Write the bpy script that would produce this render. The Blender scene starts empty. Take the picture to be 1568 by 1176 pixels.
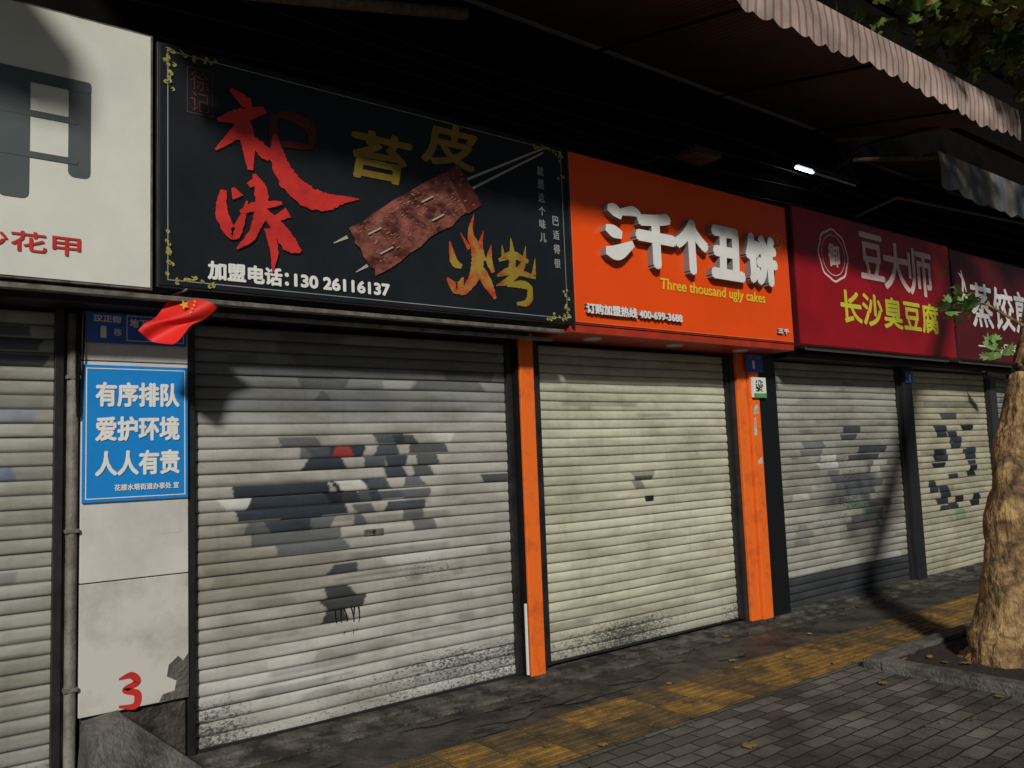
import bpy, bmesh, math, random
import numpy as np
from mathutils import Vector, Matrix
random.seed(7); rng=np.random.default_rng(11)
sc=bpy.context.scene; col=sc.collection
sc.view_settings.view_transform='Standard'; sc.view_settings.look='None'; sc.view_settings.exposure=0

# ---------------------------------------------------------------- materials
def mat(name,c,rough=.6,var=.25,vs=6.,bump=.0,bs=60.,spec=.4,metal=0.,c2=None,lo=.35,hi=.7,stretch=(1,1,1),emit=0,det=5):
    m=bpy.data.materials.new(name); m.use_nodes=True; nt=m.node_tree; N=nt.nodes; L=nt.links
    b=N['Principled BSDF']; b.inputs['Roughness'].default_value=rough
    b.inputs['Specular IOR Level'].default_value=spec; b.inputs['Metallic'].default_value=metal
    tc=N.new('ShaderNodeTexCoord'); mp=N.new('ShaderNodeMapping'); mp.inputs['Scale'].default_value=stretch
    L.new(tc.outputs['Object'],mp.inputs['Vector'])
    n=N.new('ShaderNodeTexNoise'); n.inputs['Scale'].default_value=vs; n.inputs['Detail'].default_value=det; n.inputs['Roughness'].default_value=.68
    L.new(mp.outputs[0],n.inputs['Vector'])
    mr=N.new('ShaderNodeMapRange'); mr.inputs['From Min'].default_value=lo; mr.inputs['From Max'].default_value=hi
    L.new(n.outputs['Fac'],mr.inputs['Value'])
    mx=N.new('ShaderNodeMix'); mx.data_type='RGBA'
    c=tuple(c)+(1,)
    d=tuple(c2)+(1,) if c2 else tuple(x*(1-var) for x in c[:3])+(1,)
    mx.inputs['A'].default_value=c; mx.inputs['B'].default_value=d
    L.new(mr.outputs[0],mx.inputs['Factor']); L.new(mx.outputs['Result'],b.inputs['Base Color'])
    if bump>0:
        n2=N.new('ShaderNodeTexNoise'); n2.inputs['Scale'].default_value=bs; n2.inputs['Detail'].default_value=3
        L.new(mp.outputs[0],n2.inputs['Vector'])
        bp=N.new('ShaderNodeBump'); bp.inputs['Strength'].default_value=bump; bp.inputs['Distance'].default_value=.02
        L.new(n2.outputs['Fac'],bp.inputs['Height']); L.new(bp.outputs[0],b.inputs['Normal'])
    if emit: 
        b.inputs['Emission Color'].default_value=(.85,.93,1,1); b.inputs['Emission Strength'].default_value=emit
    return m

def shutter_mat(name):
    m=bpy.data.materials.new(name); m.use_nodes=True; nt=m.node_tree; N=nt.nodes; L=nt.links
    b=N['Principled BSDF']; b.inputs['Roughness'].default_value=.48; b.inputs['Specular IOR Level'].default_value=.3
    at=N.new('ShaderNodeAttribute'); at.attribute_name='Col'
    gr=N.new('ShaderNodeAttribute'); gr.attribute_name='grime'
    tc=N.new('ShaderNodeTexCoord')
    mp=N.new('ShaderNodeMapping'); mp.inputs['Scale'].default_value=(.6,1,1.1); L.new(tc.outputs['Object'],mp.inputs['Vector'])
    n=N.new('ShaderNodeTexNoise'); n.inputs['Scale'].default_value=60; n.inputs['Detail'].default_value=5; n.inputs['Roughness'].default_value=.8
    L.new(mp.outputs[0],n.inputs['Vector'])
    th=N.new('ShaderNodeMath'); th.operation='MULTIPLY_ADD'; th.inputs[1].default_value=-.36; th.inputs[2].default_value=.77
    L.new(gr.outputs['Fac'],th.inputs[0])
    su=N.new('ShaderNodeMath'); su.operation='SUBTRACT'; L.new(n.outputs['Fac'],su.inputs[0]); L.new(th.outputs[0],su.inputs[1])
    mr=N.new('ShaderNodeMapRange'); mr.inputs['From Min'].default_value=-.02; mr.inputs['From Max'].default_value=.08; mr.inputs['To Max'].default_value=.88; L.new(su.outputs[0],mr.inputs['Value'])
    mp2=N.new('ShaderNodeMapping'); mp2.inputs['Scale'].default_value=(.5,1,1.6); L.new(tc.outputs['Object'],mp2.inputs['Vector'])
    n2=N.new('ShaderNodeTexNoise'); n2.inputs['Scale'].default_value=2.6; n2.inputs['Detail'].default_value=7; n2.inputs['Roughness'].default_value=.7
    L.new(mp2.outputs[0],n2.inputs['Vector'])
    mr2=N.new('ShaderNodeMapRange'); mr2.inputs['From Min'].default_value=.4; mr2.inputs['From Max'].default_value=.7
    L.new(n2.outputs['Fac'],mr2.inputs['Value'])
    tint=N.new('ShaderNodeMix'); tint.data_type='RGBA'; tint.inputs['A'].default_value=(1.06,1.05,1.03,1); tint.inputs['B'].default_value=(.58,.55,.49,1); L.new(mr2.outputs[0],tint.inputs['Factor'])
    mul=N.new('ShaderNodeVectorMath'); mul.operation='MULTIPLY'; L.new(at.outputs['Color'],mul.inputs[0]); L.new(tint.outputs['Result'],mul.inputs[1])
    mp3=N.new('ShaderNodeMapping'); mp3.inputs['Scale'].default_value=(14,1,1.0); L.new(tc.outputs['Object'],mp3.inputs['Vector'])
    n3=N.new('ShaderNodeTexNoise'); n3.inputs['Scale'].default_value=1.2; n3.inputs['Detail'].default_value=5; n3.inputs['Roughness'].default_value=.7; L.new(mp3.outputs[0],n3.inputs['Vector'])
    mr3=N.new('ShaderNodeMapRange'); mr3.inputs['From Min'].default_value=.5; mr3.inputs['From Max'].default_value=.8; mr3.inputs['To Min'].default_value=1.0; mr3.inputs['To Max'].default_value=.84; L.new(n3.outputs['Fac'],mr3.inputs['Value'])
    mul2=N.new('ShaderNodeVectorMath'); mul2.operation='SCALE'; L.new(mul.outputs[0],mul2.inputs[0]); L.new(mr3.outputs[0],mul2.inputs['Scale'])
    mx=N.new('ShaderNodeMix'); mx.data_type='RGBA'; mx.inputs['B'].default_value=(.035,.038,.042,1)
    L.new(mul2.outputs[0],mx.inputs['A']); L.new(mr.outputs[0],mx.inputs['Factor']); L.new(mx.outputs['Result'],b.inputs['Base Color'])
    bp=N.new('ShaderNodeBump'); bp.inputs['Strength'].default_value=.08; bp.inputs['Distance'].default_value=.01
    L.new(n.outputs['Fac'],bp.inputs['Height']); L.new(bp.outputs[0],b.inputs['Normal'])
    return m

# ---------------------------------------------------------------- object helpers
def link(o,parent=None):
    col.objects.link(o)
    if parent: o.parent=parent
    return o
def empty(name,loc=(0,0,0)):
    e=bpy.data.objects.new(name,None); e.location=(0,0,0); return link(e)
def mesh(name,verts,faces,m,parent=None,smooth=False):
    me=bpy.data.meshes.new(name); me.from_pydata([tuple(v) for v in verts],[],faces); me.update()
    for x in (m if isinstance(m,(list,tuple)) else [m]): me.materials.append(x)
    if smooth: me.polygons.foreach_set('use_smooth',[True]*len(me.polygons))
    return link(bpy.data.objects.new(name,me),parent)
def box(name,x0,x1,y0,y1,z0,z1,m,parent=None,bev=.004):
    bm=bmesh.new(); bmesh.ops.create_cube(bm,size=1)
    for v in bm.verts: v.co=Vector(((x0+x1)/2+v.co.x*(x1-x0),(y0+y1)/2+v.co.y*(y1-y0),(z0+z1)/2+v.co.z*(z1-z0)))
    if bev>0: bmesh.ops.bevel(bm,geom=bm.edges[:],offset=bev,segments=2,affect='EDGES',profile=.6)
    me=bpy.data.meshes.new(name); bm.to_mesh(me); bm.free(); me.materials.append(m)
    return link(bpy.data.objects.new(name,me),parent)
def tube(name,pts,radii,m,parent=None,seg=12,noise=0.):
    P=[Vector(p) for p in pts]; V=[];F=[]
    for i,p in enumerate(P):
        t=(P[min(i+1,len(P)-1)]-P[max(i-1,0)]).normalized()
        a=Vector((0,0,1)) if abs(t.z)<.9 else Vector((1,0,0))
        u=t.cross(a).normalized(); w=t.cross(u)
        for k in range(seg):
            th=2*math.pi*k/seg; r=radii[i]*(1+noise*(math.sin(3*th+i*.6)*.5+random.uniform(-.5,.5)))
            V.append(p+u*math.cos(th)*r+w*math.sin(th)*r)
    for i in range(len(P)-1):
        for k in range(seg):
            F.append((i*seg+k,i*seg+(k+1)%seg,(i+1)*seg+(k+1)%seg,(i+1)*seg+k))
    F.append(tuple(range(seg))); F.append(tuple((len(P)-1)*seg+k for k in range(seg)))
    return mesh(name,V,F,m,parent,True)
def catmull(pts,n=8):
    P=np.array(pts,float); P=np.vstack([2*P[0]-P[1],P,2*P[-1]-P[-2]]); out=[]
    for i in range(1,len(P)-2):
        for k in range(n):
            t=k/n; a,b,c,d=P[i-1:i+3]
            out.append(.5*((2*b)+(-a+c)*t+(2*a-5*b+4*c-d)*t*t+(-a+3*b-3*c+d)*t**3))
    out.append(P[-2]); return np.array(out)
LAY=[0]
def strokes(name,lst,y,m,parent=None,rough=.0):
    V=[];F=[]
    for s in lst:
        LAY[0]=(LAY[0]+1)%12; yy=y-.0005*LAY[0]
        c=catmull(s,10) if len(s)>1 else s
        base=len(V)
        for i,(x,z,w) in enumerate(c):
            j=min(i+1,len(c)-1);k=max(i-1,0); dx=c[j][0]-c[k][0];dz=c[j][1]-c[k][1];l=math.hypot(dx,dz) or 1
            nx,nz=-dz/l,dx/l; w=max(w,.001)/2
            r1=1+rough*random.uniform(-1,1);r2=1+rough*random.uniform(-1,1)
            V+= [(x+nx*w*r1,yy,z+nz*w*r1),(x-nx*w*r2,yy,z-nz*w*r2)]
        for i in range(len(c)-1): F.append((base+2*i,base+2*i+1,base+2*i+3,base+2*i+2))
    return mesh(name,V,F,m,parent)
def poly(name,pts,y,m,parent=None):
    return mesh(name,[(x,y,z) for x,z in pts],[tuple(range(len(pts)))],m,parent)
def text(name,body,x0,x1,z0,z1,y,m,parent=None,bold=0.,extr=0.,side=None,shear=0.):
    c=bpy.data.curves.new('tmp','FONT'); c.body=body; c.size=1; c.extrude=0; c.shear=shear; c.resolution_u=4
    if extr: c.extrude=.5
    o=bpy.data.objects.new('tmp',c); col.objects.link(o); bpy.context.view_layer.update()
    me=bpy.data.meshes.new_from_object(o.evaluated_get(bpy.context.evaluated_depsgraph_get()))
    n=len(me.vertices); co=np.empty(n*3,'f'); me.vertices.foreach_get('co',co); co=co.reshape(-1,3)
    lo=co.min(0);hi=co.max(0)
    sx=(x1-x0-2*bold)/(hi[0]-lo[0]); sz=(z1-z0-2*bold)/(hi[1]-lo[1])
    faces=[tuple(p.vertices) for p in me.polygons]
    bpy.data.objects.remove(o); bpy.data.curves.remove(c); bpy.data.meshes.remove(me)
    V=[];F=[]
    sh=[(0,0)]
    if bold: sh=[(0,0)]+[(bold*math.cos(a),bold*math.sin(a)) for a in np.linspace(0,2*math.pi,8,endpoint=False)]
    for i,(a,b) in enumerate(sh):
        base=len(V)
        X=x0+bold+(co[:,0]-lo[0])*sx+a; Z=z0+bold+(co[:,1]-lo[1])*sz+b
        if extr: Y=y-(co[:,2]+.5)*extr*(1-.004*i)-.0004*i*(co[:,2]>0)
        else: Y=np.full(n,y-.0004*i)
        V+=list(zip(X,Y,Z)); F+=[tuple(base+k for k in f) for f in faces]
    ob=mesh(name,V,F,[m,side] if side else m,parent)
    if side:
        for p in ob.data.polygons: p.material_index=0 if abs(p.normal.y)>.8 else 1
    return ob

# ---------------------------------------------------------------- palette
M=dict(
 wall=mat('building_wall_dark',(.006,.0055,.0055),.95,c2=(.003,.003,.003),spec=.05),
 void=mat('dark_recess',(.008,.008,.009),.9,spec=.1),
 conc=mat('concrete_grimy',(.095,.083,.070),.6,c2=(.014,.013,.012),vs=3,bump=.7,bs=30,lo=.33,hi=.62,det=8),
 sill=mat('sill_concrete',(.14,.13,.115),.75,c2=(.022,.020,.018),vs=5,bump=.7,bs=50,lo=.35,hi=.58,det=8),
 tile=mat('white_tile',(.60,.59,.58),.35,c2=(.44,.42,.38),vs=2,lo=.45,hi=.8),
 tiled=mat('white_tile_dirty',(.57,.555,.53),.5,c2=(.30,.27,.23),vs=2.5,lo=.47,hi=.8,det=8),
 black=mat('sign_black',(.009,.012,.015),.38,c2=(.015,.018,.022),vs=2,spec=.3),
 frame=mat('dark_metal',(.035,.035,.037),.45,c2=(.014,.013,.012),metal=.3),
 alu=mat('aluminium_trim',(.3,.29,.27),.4,c2=(.11,.085,.06),metal=.5,vs=12),
 orange=mat('orange_panel',(.88,.085,.008),.3,var=.12,vs=1.5),
 orangep=mat('orange_post_paint',(.85,.16,.022),.45,c2=(.5,.08,.02),vs=7,lo=.5,hi=.8),
 soffit=mat('red_soffit',(.42,.04,.018),.4,var=.3),
 red=mat('crimson_panel',(.33,.008,.016),.3,var=.25,vs=2),
 maroon=mat('maroon_panel',(.10,.008,.012),.35,var=.2,vs=2),
 white=mat('white_letter',(.78,.78,.78),.4,var=.1),
 pinkw=mat('pinkish_letter',(.75,.55,.55),.4,var=.1),
 lside=mat('letter_side',(.24,.21,.22),.4,var=.2),
 yellow=mat('yellow_letter',(.8,.55,.04),.4,var=.1),
 yg=mat('yellow_green_letter',(.62,.6,.05),.4,var=.1),
 gold=mat('gold_letter',(.27,.18,.02),.5,c2=(.17,.11,.02),vs=14),
 redl=mat('red_brush',(.62,.035,.03),.45,c2=(.42,.02,.02),vs=6),
 redshade=mat('red_brush_shaded',(.10,.010,.012),.45,c2=(.06,.008,.01),vs=6),  # shaded copy of red_brush: awning shadow put into the colour
 dred=mat('seal_red',(.12,.03,.03),.5),
 grey=mat('grey_glyph',(.085,.105,.11),.4,var=.15),
 light=mat('lightbox_white',(.70,.71,.66),.35,c2=(.56,.58,.54),vs=1.5),
 cream=mat('sign_line',(.3,.31,.32),.5),
 paper=mat('torn_paper',(.6,.58,.54),.7,c2=(.3,.27,.24),vs=25),
 orn=mat('ornament_yellow',(.45,.42,.11),.5,c2=(.2,.2,.07),vs=30),
 blue=mat('blue_notice',(.012,.24,.68),.35,var=.1),
 dblue=mat('blue_plate',(.03,.09,.42),.35,c2=(.03,.12,.45)),
 flag=mat('flag_red',(.75,.02,.015),.6,var=.15),
 meat=mat('grilled_meat_print',(.30,.10,.075),.4,c2=(.055,.016,.013),vs=9,lo=.36,hi=.62,stretch=(1,1,1.4)),
 meat2=mat('meat_highlight',(.42,.22,.17),.4,c2=(.2,.08,.05),vs=40),
 skew=mat('skewer_print',(.42,.40,.36),.5),
 flame=mat('flame_print',(.42,.045,.02),.5,c2=(.34,.22,.04),vs=5,lo=.45,hi=.6),
 flameb=mat('flame_print_gold',(.28,.20,.025),.5,c2=(.26,.05,.02),vs=6,lo=.5,hi=.66),
 rust=mat('rusty_tube',(.15,.11,.075),.7,c2=(.04,.025,.018),vs=25,bump=.4),
 pipe=mat('grey_pipe',(.20,.19,.175),.6,c2=(.08,.065,.05),vs=9,bump=.3),
 soil=mat('soil',(.035,.026,.02),.95,c2=(.015,.012,.01),vs=12,bump=1,bs=40),
 kerb=mat('kerb_stone',(.15,.145,.135),.75,c2=(.045,.042,.04),vs=6,bump=.7,bs=45,lo=.35,hi=.65,det=8),
 leafd=mat('dead_leaf',(.28,.2,.05),.7,c2=(.14,.08,.03),vs=15),
 tubeM=mat('lit_tube',(.9,.9,.9),.4,emit=9),
 lampg=mat('lamp_glass',(.5,.5,.5),.25),
)

# ---------------------------------------------------------------- camera
yaw,pitch,roll=math.radians(37.54),math.radians(5.17),math.radians(-2.20)
F=Vector((math.sin(yaw)*math.cos(pitch),math.cos(yaw)*math.cos(pitch),math.sin(pitch)))
R=Vector((math.cos(yaw),-math.sin(yaw),0)); U=R.cross(F)
R2=R*math.cos(roll)+U*math.sin(roll); U2=-R*math.sin(roll)+U*math.cos(roll)
cd=bpy.data.cameras.new('camera'); cam=link(bpy.data.objects.new('camera',cd))
mw=Matrix((R2,U2,-F)).transposed().to_4x4(); mw.translation=Vector((0,-4.85,1.6)); cam.matrix_world=mw
cd.sensor_width=36; cd.lens=36*1250/1568; cd.clip_end=500; cd.clip_start=.05; sc.camera=cam

# ---------------------------------------------------------------- light
w=bpy.data.worlds.new("World"); sc.world=w; w.use_nodes=True; nt=w.node_tree
sky=nt.nodes.new('ShaderNodeTexSky'); sky.sky_type='NISHITA'; sky.sun_disc=False
sky.sun_elevation=math.radians(30); sky.sun_rotation=math.radians(-143.1)
nt.links.new(sky.outputs[0],nt.nodes['Background'].inputs[0]); nt.nodes['Background'].inputs[1].default_value=.016
sd=bpy.data.lights.new('street_light','SUN'); sd.energy=3.0; sd.angle=math.radians(4.5); sd.color=(1,.96,.85)
so=link(bpy.data.objects.new('street_light',sd)); so.location=(-4,-8,7)
so.rotation_euler=Vector((.75,1,-.75)).to_track_quat('-Z','Y').to_euler()

# ---------------------------------------------------------------- ground
gm=mat('asphalt',(.05,.05,.05),.85,bump=.5,bs=80)
mesh('ground',[(-80,-80,-.14),(80,-80,-.14),(80,80,-.14),(-80,80,-.14)],[(0,1,2,3)],gm)
def paver_mat():
    m=bpy.data.materials.new('brick_pavers'); m.use_nodes=True; nt=m.node_tree;N=nt.nodes;L=nt.links;b=N['Principled BSDF']
    tc=N.new('ShaderNodeTexCoord'); mp=N.new('ShaderNodeMapping'); L.new(tc.outputs['Object'],mp.inputs[0])
    nz=N.new('ShaderNodeTexNoise'); nz.inputs['Scale'].default_value=4; nz.inputs['Detail'].default_value=3; L.new(mp.outputs[0],nz.inputs[0])
    ad=N.new('ShaderNodeVectorMath'); ad.operation='MULTIPLY_ADD'; ad.inputs[1].default_value=(.035,.035,0); L.new(nz.outputs['Color'],ad.inputs[0]); L.new(mp.outputs[0],ad.inputs[2])
    br=N.new('ShaderNodeTexBrick'); br.inputs['Scale'].default_value=1; br.inputs['Brick Width'].default_value=.21; br.inputs['Row Height'].default_value=.105
    br.inputs['Mortar Size'].default_value=.007; br.inputs['Mortar Smooth'].default_value=.4; br.inputs['Color1'].default_value=(.17,.158,.142,1); br.inputs['Color2'].default_value=(.075,.07,.064,1); br.inputs['Mortar'].default_value=(.014,.013,.012,1)
    L.new(ad.outputs[0],br.inputs['Vector'])
    n=N.new('ShaderNodeTexNoise'); n.inputs['Scale'].default_value=1.1; n.inputs['Detail'].default_value=8; n.inputs['Roughness'].default_value=.75; L.new(mp.outputs[0],n.inputs[0])
    mr=N.new('ShaderNodeMapRange'); mr.inputs['From Min'].default_value=.38;mr.inputs['From Max'].default_value=.62;mr.inputs['To Min'].default_value=.35;mr.inputs['To Max'].default_value=1.1; L.new(n.outputs['Fac'],mr.inputs[0])
    sc_=N.new('ShaderNodeVectorMath'); sc_.operation='SCALE'; L.new(br.outputs['Color'],sc_.inputs[0]); L.new(mr.outputs[0],sc_.inputs['Scale']); L.new(sc_.outputs[0],b.inputs['Base Color'])
    rr=N.new('ShaderNodeMapRange'); rr.inputs['From Min'].default_value=.38;rr.inputs['From Max'].default_value=.62;rr.inputs['To Min'].default_value=.5;rr.inputs['To Max'].default_value=.8; L.new(n.outputs['Fac'],rr.inputs[0]); L.new(rr.outputs[0],b.inputs['Roughness'])
    n3=N.new('ShaderNodeTexNoise'); n3.inputs['Scale'].default_value=60; n3.inputs['Detail'].default_value=4; L.new(mp.outputs[0],n3.inputs[0])
    mm=N.new('ShaderNodeMath'); mm.operation='MULTIPLY_ADD'; mm.inputs[1].default_value=-1; L.new(br.outputs['Fac'],mm.inputs[0])
    h=N.new('ShaderNodeMath'); h.operation='MULTIPLY'; h.inputs[1].default_value=.8; L.new(n3.outputs['Fac'],h.inputs[0]); L.new(h.outputs[0],mm.inputs[2])
    bp=N.new('ShaderNodeBump'); bp.inputs['Strength'].default_value=.9; bp.inputs['Distance'].default_value=.008; L.new(mm.outputs[0],bp.inputs['Height']); L.new(bp.outputs[0],b.inputs['Normal'])
    return m
pav=empty('pavement')
pm=paver_mat()
box('paving_slab',-30,45,-8.5,-1.45,-.3,0,pm,pav,0)
box('shopfront_strip',-30,45,-.85,1.,-.3,0,M['conc'],pav,0)
box('kerb_edge',-30,45,-8.65,-8.5,-.3,.01,M['kerb'],pav,.01)
tac=mat('tactile_yellow',(.30,.165,.035),.65,c2=(.05,.038,.022),vs=5,bump=.6,bs=60,lo=.36,hi=.66,det=9)
box('tactile_base',-30,45,-1.45,-.85,-.3,.002,mat('tactile_joint',(.05,.035,.018),.8,c2=(.02,.016,.012)),pav,0)
V=[];Fc=[]
def addbox(x0,x1,y0,y1,z0,z1,t=.004):
    b=len(V)
    V.extend([(x0,y0,z0),(x1,y0,z0),(x1,y1,z0),(x0,y1,z0),(x0+t,y0+t,z1),(x1-t,y0+t,z1),(x1-t,y1-t,z1),(x0+t,y1-t,z1)])
    Fc.extend([(b,b+1,b+5,b+4),(b+1,b+2,b+6,b+5),(b+2,b+3,b+7,b+6),(b+3,b,b+4,b+7),(b+4,b+5,b+6,b+7)])
V2=[];F2=[]
tacd=mat('tactile_worn',(.15,.095,.035),.65,c2=(.035,.028,.02),vs=6,bump=.6,bs=60,lo=.36,hi=.66,det=9)
VV=[([],[]),([],[])]
for i in range(-10,80):
    for j in range(2):
        V,Fc=VV[1 if random.random()<.28 else 0]
        x=i*.3;y=-1.45+j*.3;dz=random.uniform(0,.005)
        addbox(x+.006,x+.294,y+.006,y+.294,.0,.005+dz,.002)
        for k in range(4): addbox(x+.02,x+.28,y+.03+k*.067,y+.062+k*.067,.004+dz,.011+dz,.005)
mesh('tactile_tiles',VV[0][0],VV[0][1],tac,pav); mesh('tactile_tiles_worn',VV[1][0],VV[1][1],tacd,pav)
box('door_sill',-3,14,-.16,.02,-.1,.035,M['sill'],pav,.012)
box('sill_kerb',-3,14,-.34,-.165,-.1,.016,M['sill'],pav,.008)
V=[];Fc=[]
for i in range(34):
    x=random.uniform(1,12);y=random.uniform(-.82,-.37);n=13;b=len(V);r=random.uniform(.04,.2)
    for k in range(n):
        a=2*math.pi*k/n;rr=r*random.uniform(.4,1.1);V.append((x+math.cos(a)*rr*1.8,max(-.84,min(-.35,y+math.sin(a)*rr*.45)),.003+.0002*i))
    Fc.append(tuple(range(b,b+n)))
mesh('mortar_patches',V,Fc,mat('mortar_patch',(.10,.093,.082),.7,c2=(.02,.018,.016),vs=5,bump=.6,bs=60,lo=.35,hi=.6,det=8),pav)

# ---------------------------------------------------------------- building
bld=empty('shop_building')
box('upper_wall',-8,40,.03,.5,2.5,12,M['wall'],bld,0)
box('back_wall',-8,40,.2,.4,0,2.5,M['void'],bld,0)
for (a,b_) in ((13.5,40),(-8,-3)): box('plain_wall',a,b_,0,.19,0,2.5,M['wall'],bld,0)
for k in range(6): box('string_course',-8,40,-.03,.03,5.9+k*1.2,6.0+k*1.2,M['wall'],bld,0)
box('roller_housing',.0,3.70,-.26,.02,2.475,2.53,M['frame'],bld)
box('roller_housing_b',6.95,13.4,-.22,.02,2.475,2.535,M['frame'],bld)
box('sign_ledge',-2.,3.9,-.43,-.37,2.49,2.515,M['alu'],bld,.003)
box('sign_ledge_b',1.42,3.9,-.30,-.27,2.448,2.472,M['alu'],bld,.003)

pil=empty('tiled_pillar')
box('panel_low',.81,1.355,-.06,.1,.36,1.03,M['tiled'],pil,.004)
box('panel_mid',.81,1.355,-.06,.1,1.036,2.20,M['tile'],pil,.004)
box('panel_top',.81,1.355,-.06,.1,2.206,2.47,M['tiled'],pil,.004)
box('core',.82,1.345,-.03,.12,0,2.47,M['conc'],pil,0)
strokes('spray_mark',[[(1.0,.52,.01),(1.06,.53,.035),(1.09,.49,.035),(1.03,.46,.03),(1.09,.43,.035),(1.08,.37,.035),(1.0,.38,.012)]],-.062,M['redl'],pil)
poly('bare_plaster',[(1.355,.36),(1.355,.60),(1.325,.56),(1.30,.59),(1.25,.55),(1.24,.49),(1.29,.46),(1.28,.41),(1.22,.40),(1.2,.365)],-.0615,M['kerb'],pil)
poly('paper_square',[(1.2,1.26),(1.31,1.26),(1.31,1.43),(1.2,1.43)],-.0615,M['tile'],pil)
drain=empty('drain_pipe')
tube('pipe',[(.772,-.05,0),(.772,-.05,1.2),(.772,-.05,2.45)],[.028]*3,M['pipe'],drain)
for z in (.5,1.3,2.1): box('clip',.738,.806,-.082,-.02,z,z+.02,M['pipe'],drain)
tube('rail',[(.732,-.0,0),(.732,-.0,2.45)],[.018]*2,M['pipe'],drain)
for k in range(3): tube('wire',[(.79+.01*k+.008*math.sin(z*5+k),-.085,z) for z in np.linspace(1.9,2.47,8)],[.005]*8,M['void'],drain,5)

ramp=empty('stone_slab')
mesh('slab',[(.80,-.55,0),(1.42,-.42,0),(1.36,-.07,0),(.80,-.07,0),(.82,-.30,.30),(1.0,-.2,.36),(.99,-.08,.37),(.82,-.08,.35)],
     [(0,1,5,4),(1,2,6,5),(2,3,7,6),(3,0,4,7),(4,5,6,7)],M['kerb'],ramp)

no=empty('blue_notice_board')
box('board',.815,1.35,-.075,-.062,1.45,2.18,M['blue'],no,.002)
def outline(name,x0,x1,z0,z1,t,y,m,p):
    V=[(x0,y,z0),(x1,y,z0),(x1,y,z1),(x0,y,z1),(x0+t,y,z0+t),(x1-t,y,z0+t),(x1-t,y,z1-t),(x0+t,y,z1-t)]
    return mesh(name,V,[(0,1,5,4),(1,2,6,5),(2,3,7,6),(3,0,4,7)],m,p)
outline('border',.83,1.335,1.467,2.163,.005,-.077,M['white'],no)
for t,z in (("有序排队",1.955),("爱护环境",1.77),("人人有责",1.585)):
    text('lettering',t,.875,1.305,z,z+.135,-.077,M['white'],no,bold=.005)
text('lettering_small',"花楼水塔街道办事处 宣",.97,1.3,1.505,1.54,-.077,M['white'],no,bold=.001)
hp=empty('house_number_plate')
box('plate',.83,1.34,-.085,-.062,2.30,2.465,M['dblue'],hp,.003)
text('num',"1",.895,.925,2.325,2.39,-.087,M['white'],hp,bold=.004); text('t1',"汉正街",.86,1.0,2.41,2.45,-.087,M['white'],hp,bold=.002)
text('t2',"栋",.96,1.0,2.34,2.38,-.087,M['white'],hp,bold=.001); text('t3',"地下27",1.04,1.18,2.39,2.44,-.087,M['white'],hp,bold=.002)
outline('b2',1.025,1.325,2.315,2.455,.004,-.087,M['white'],hp)

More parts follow.
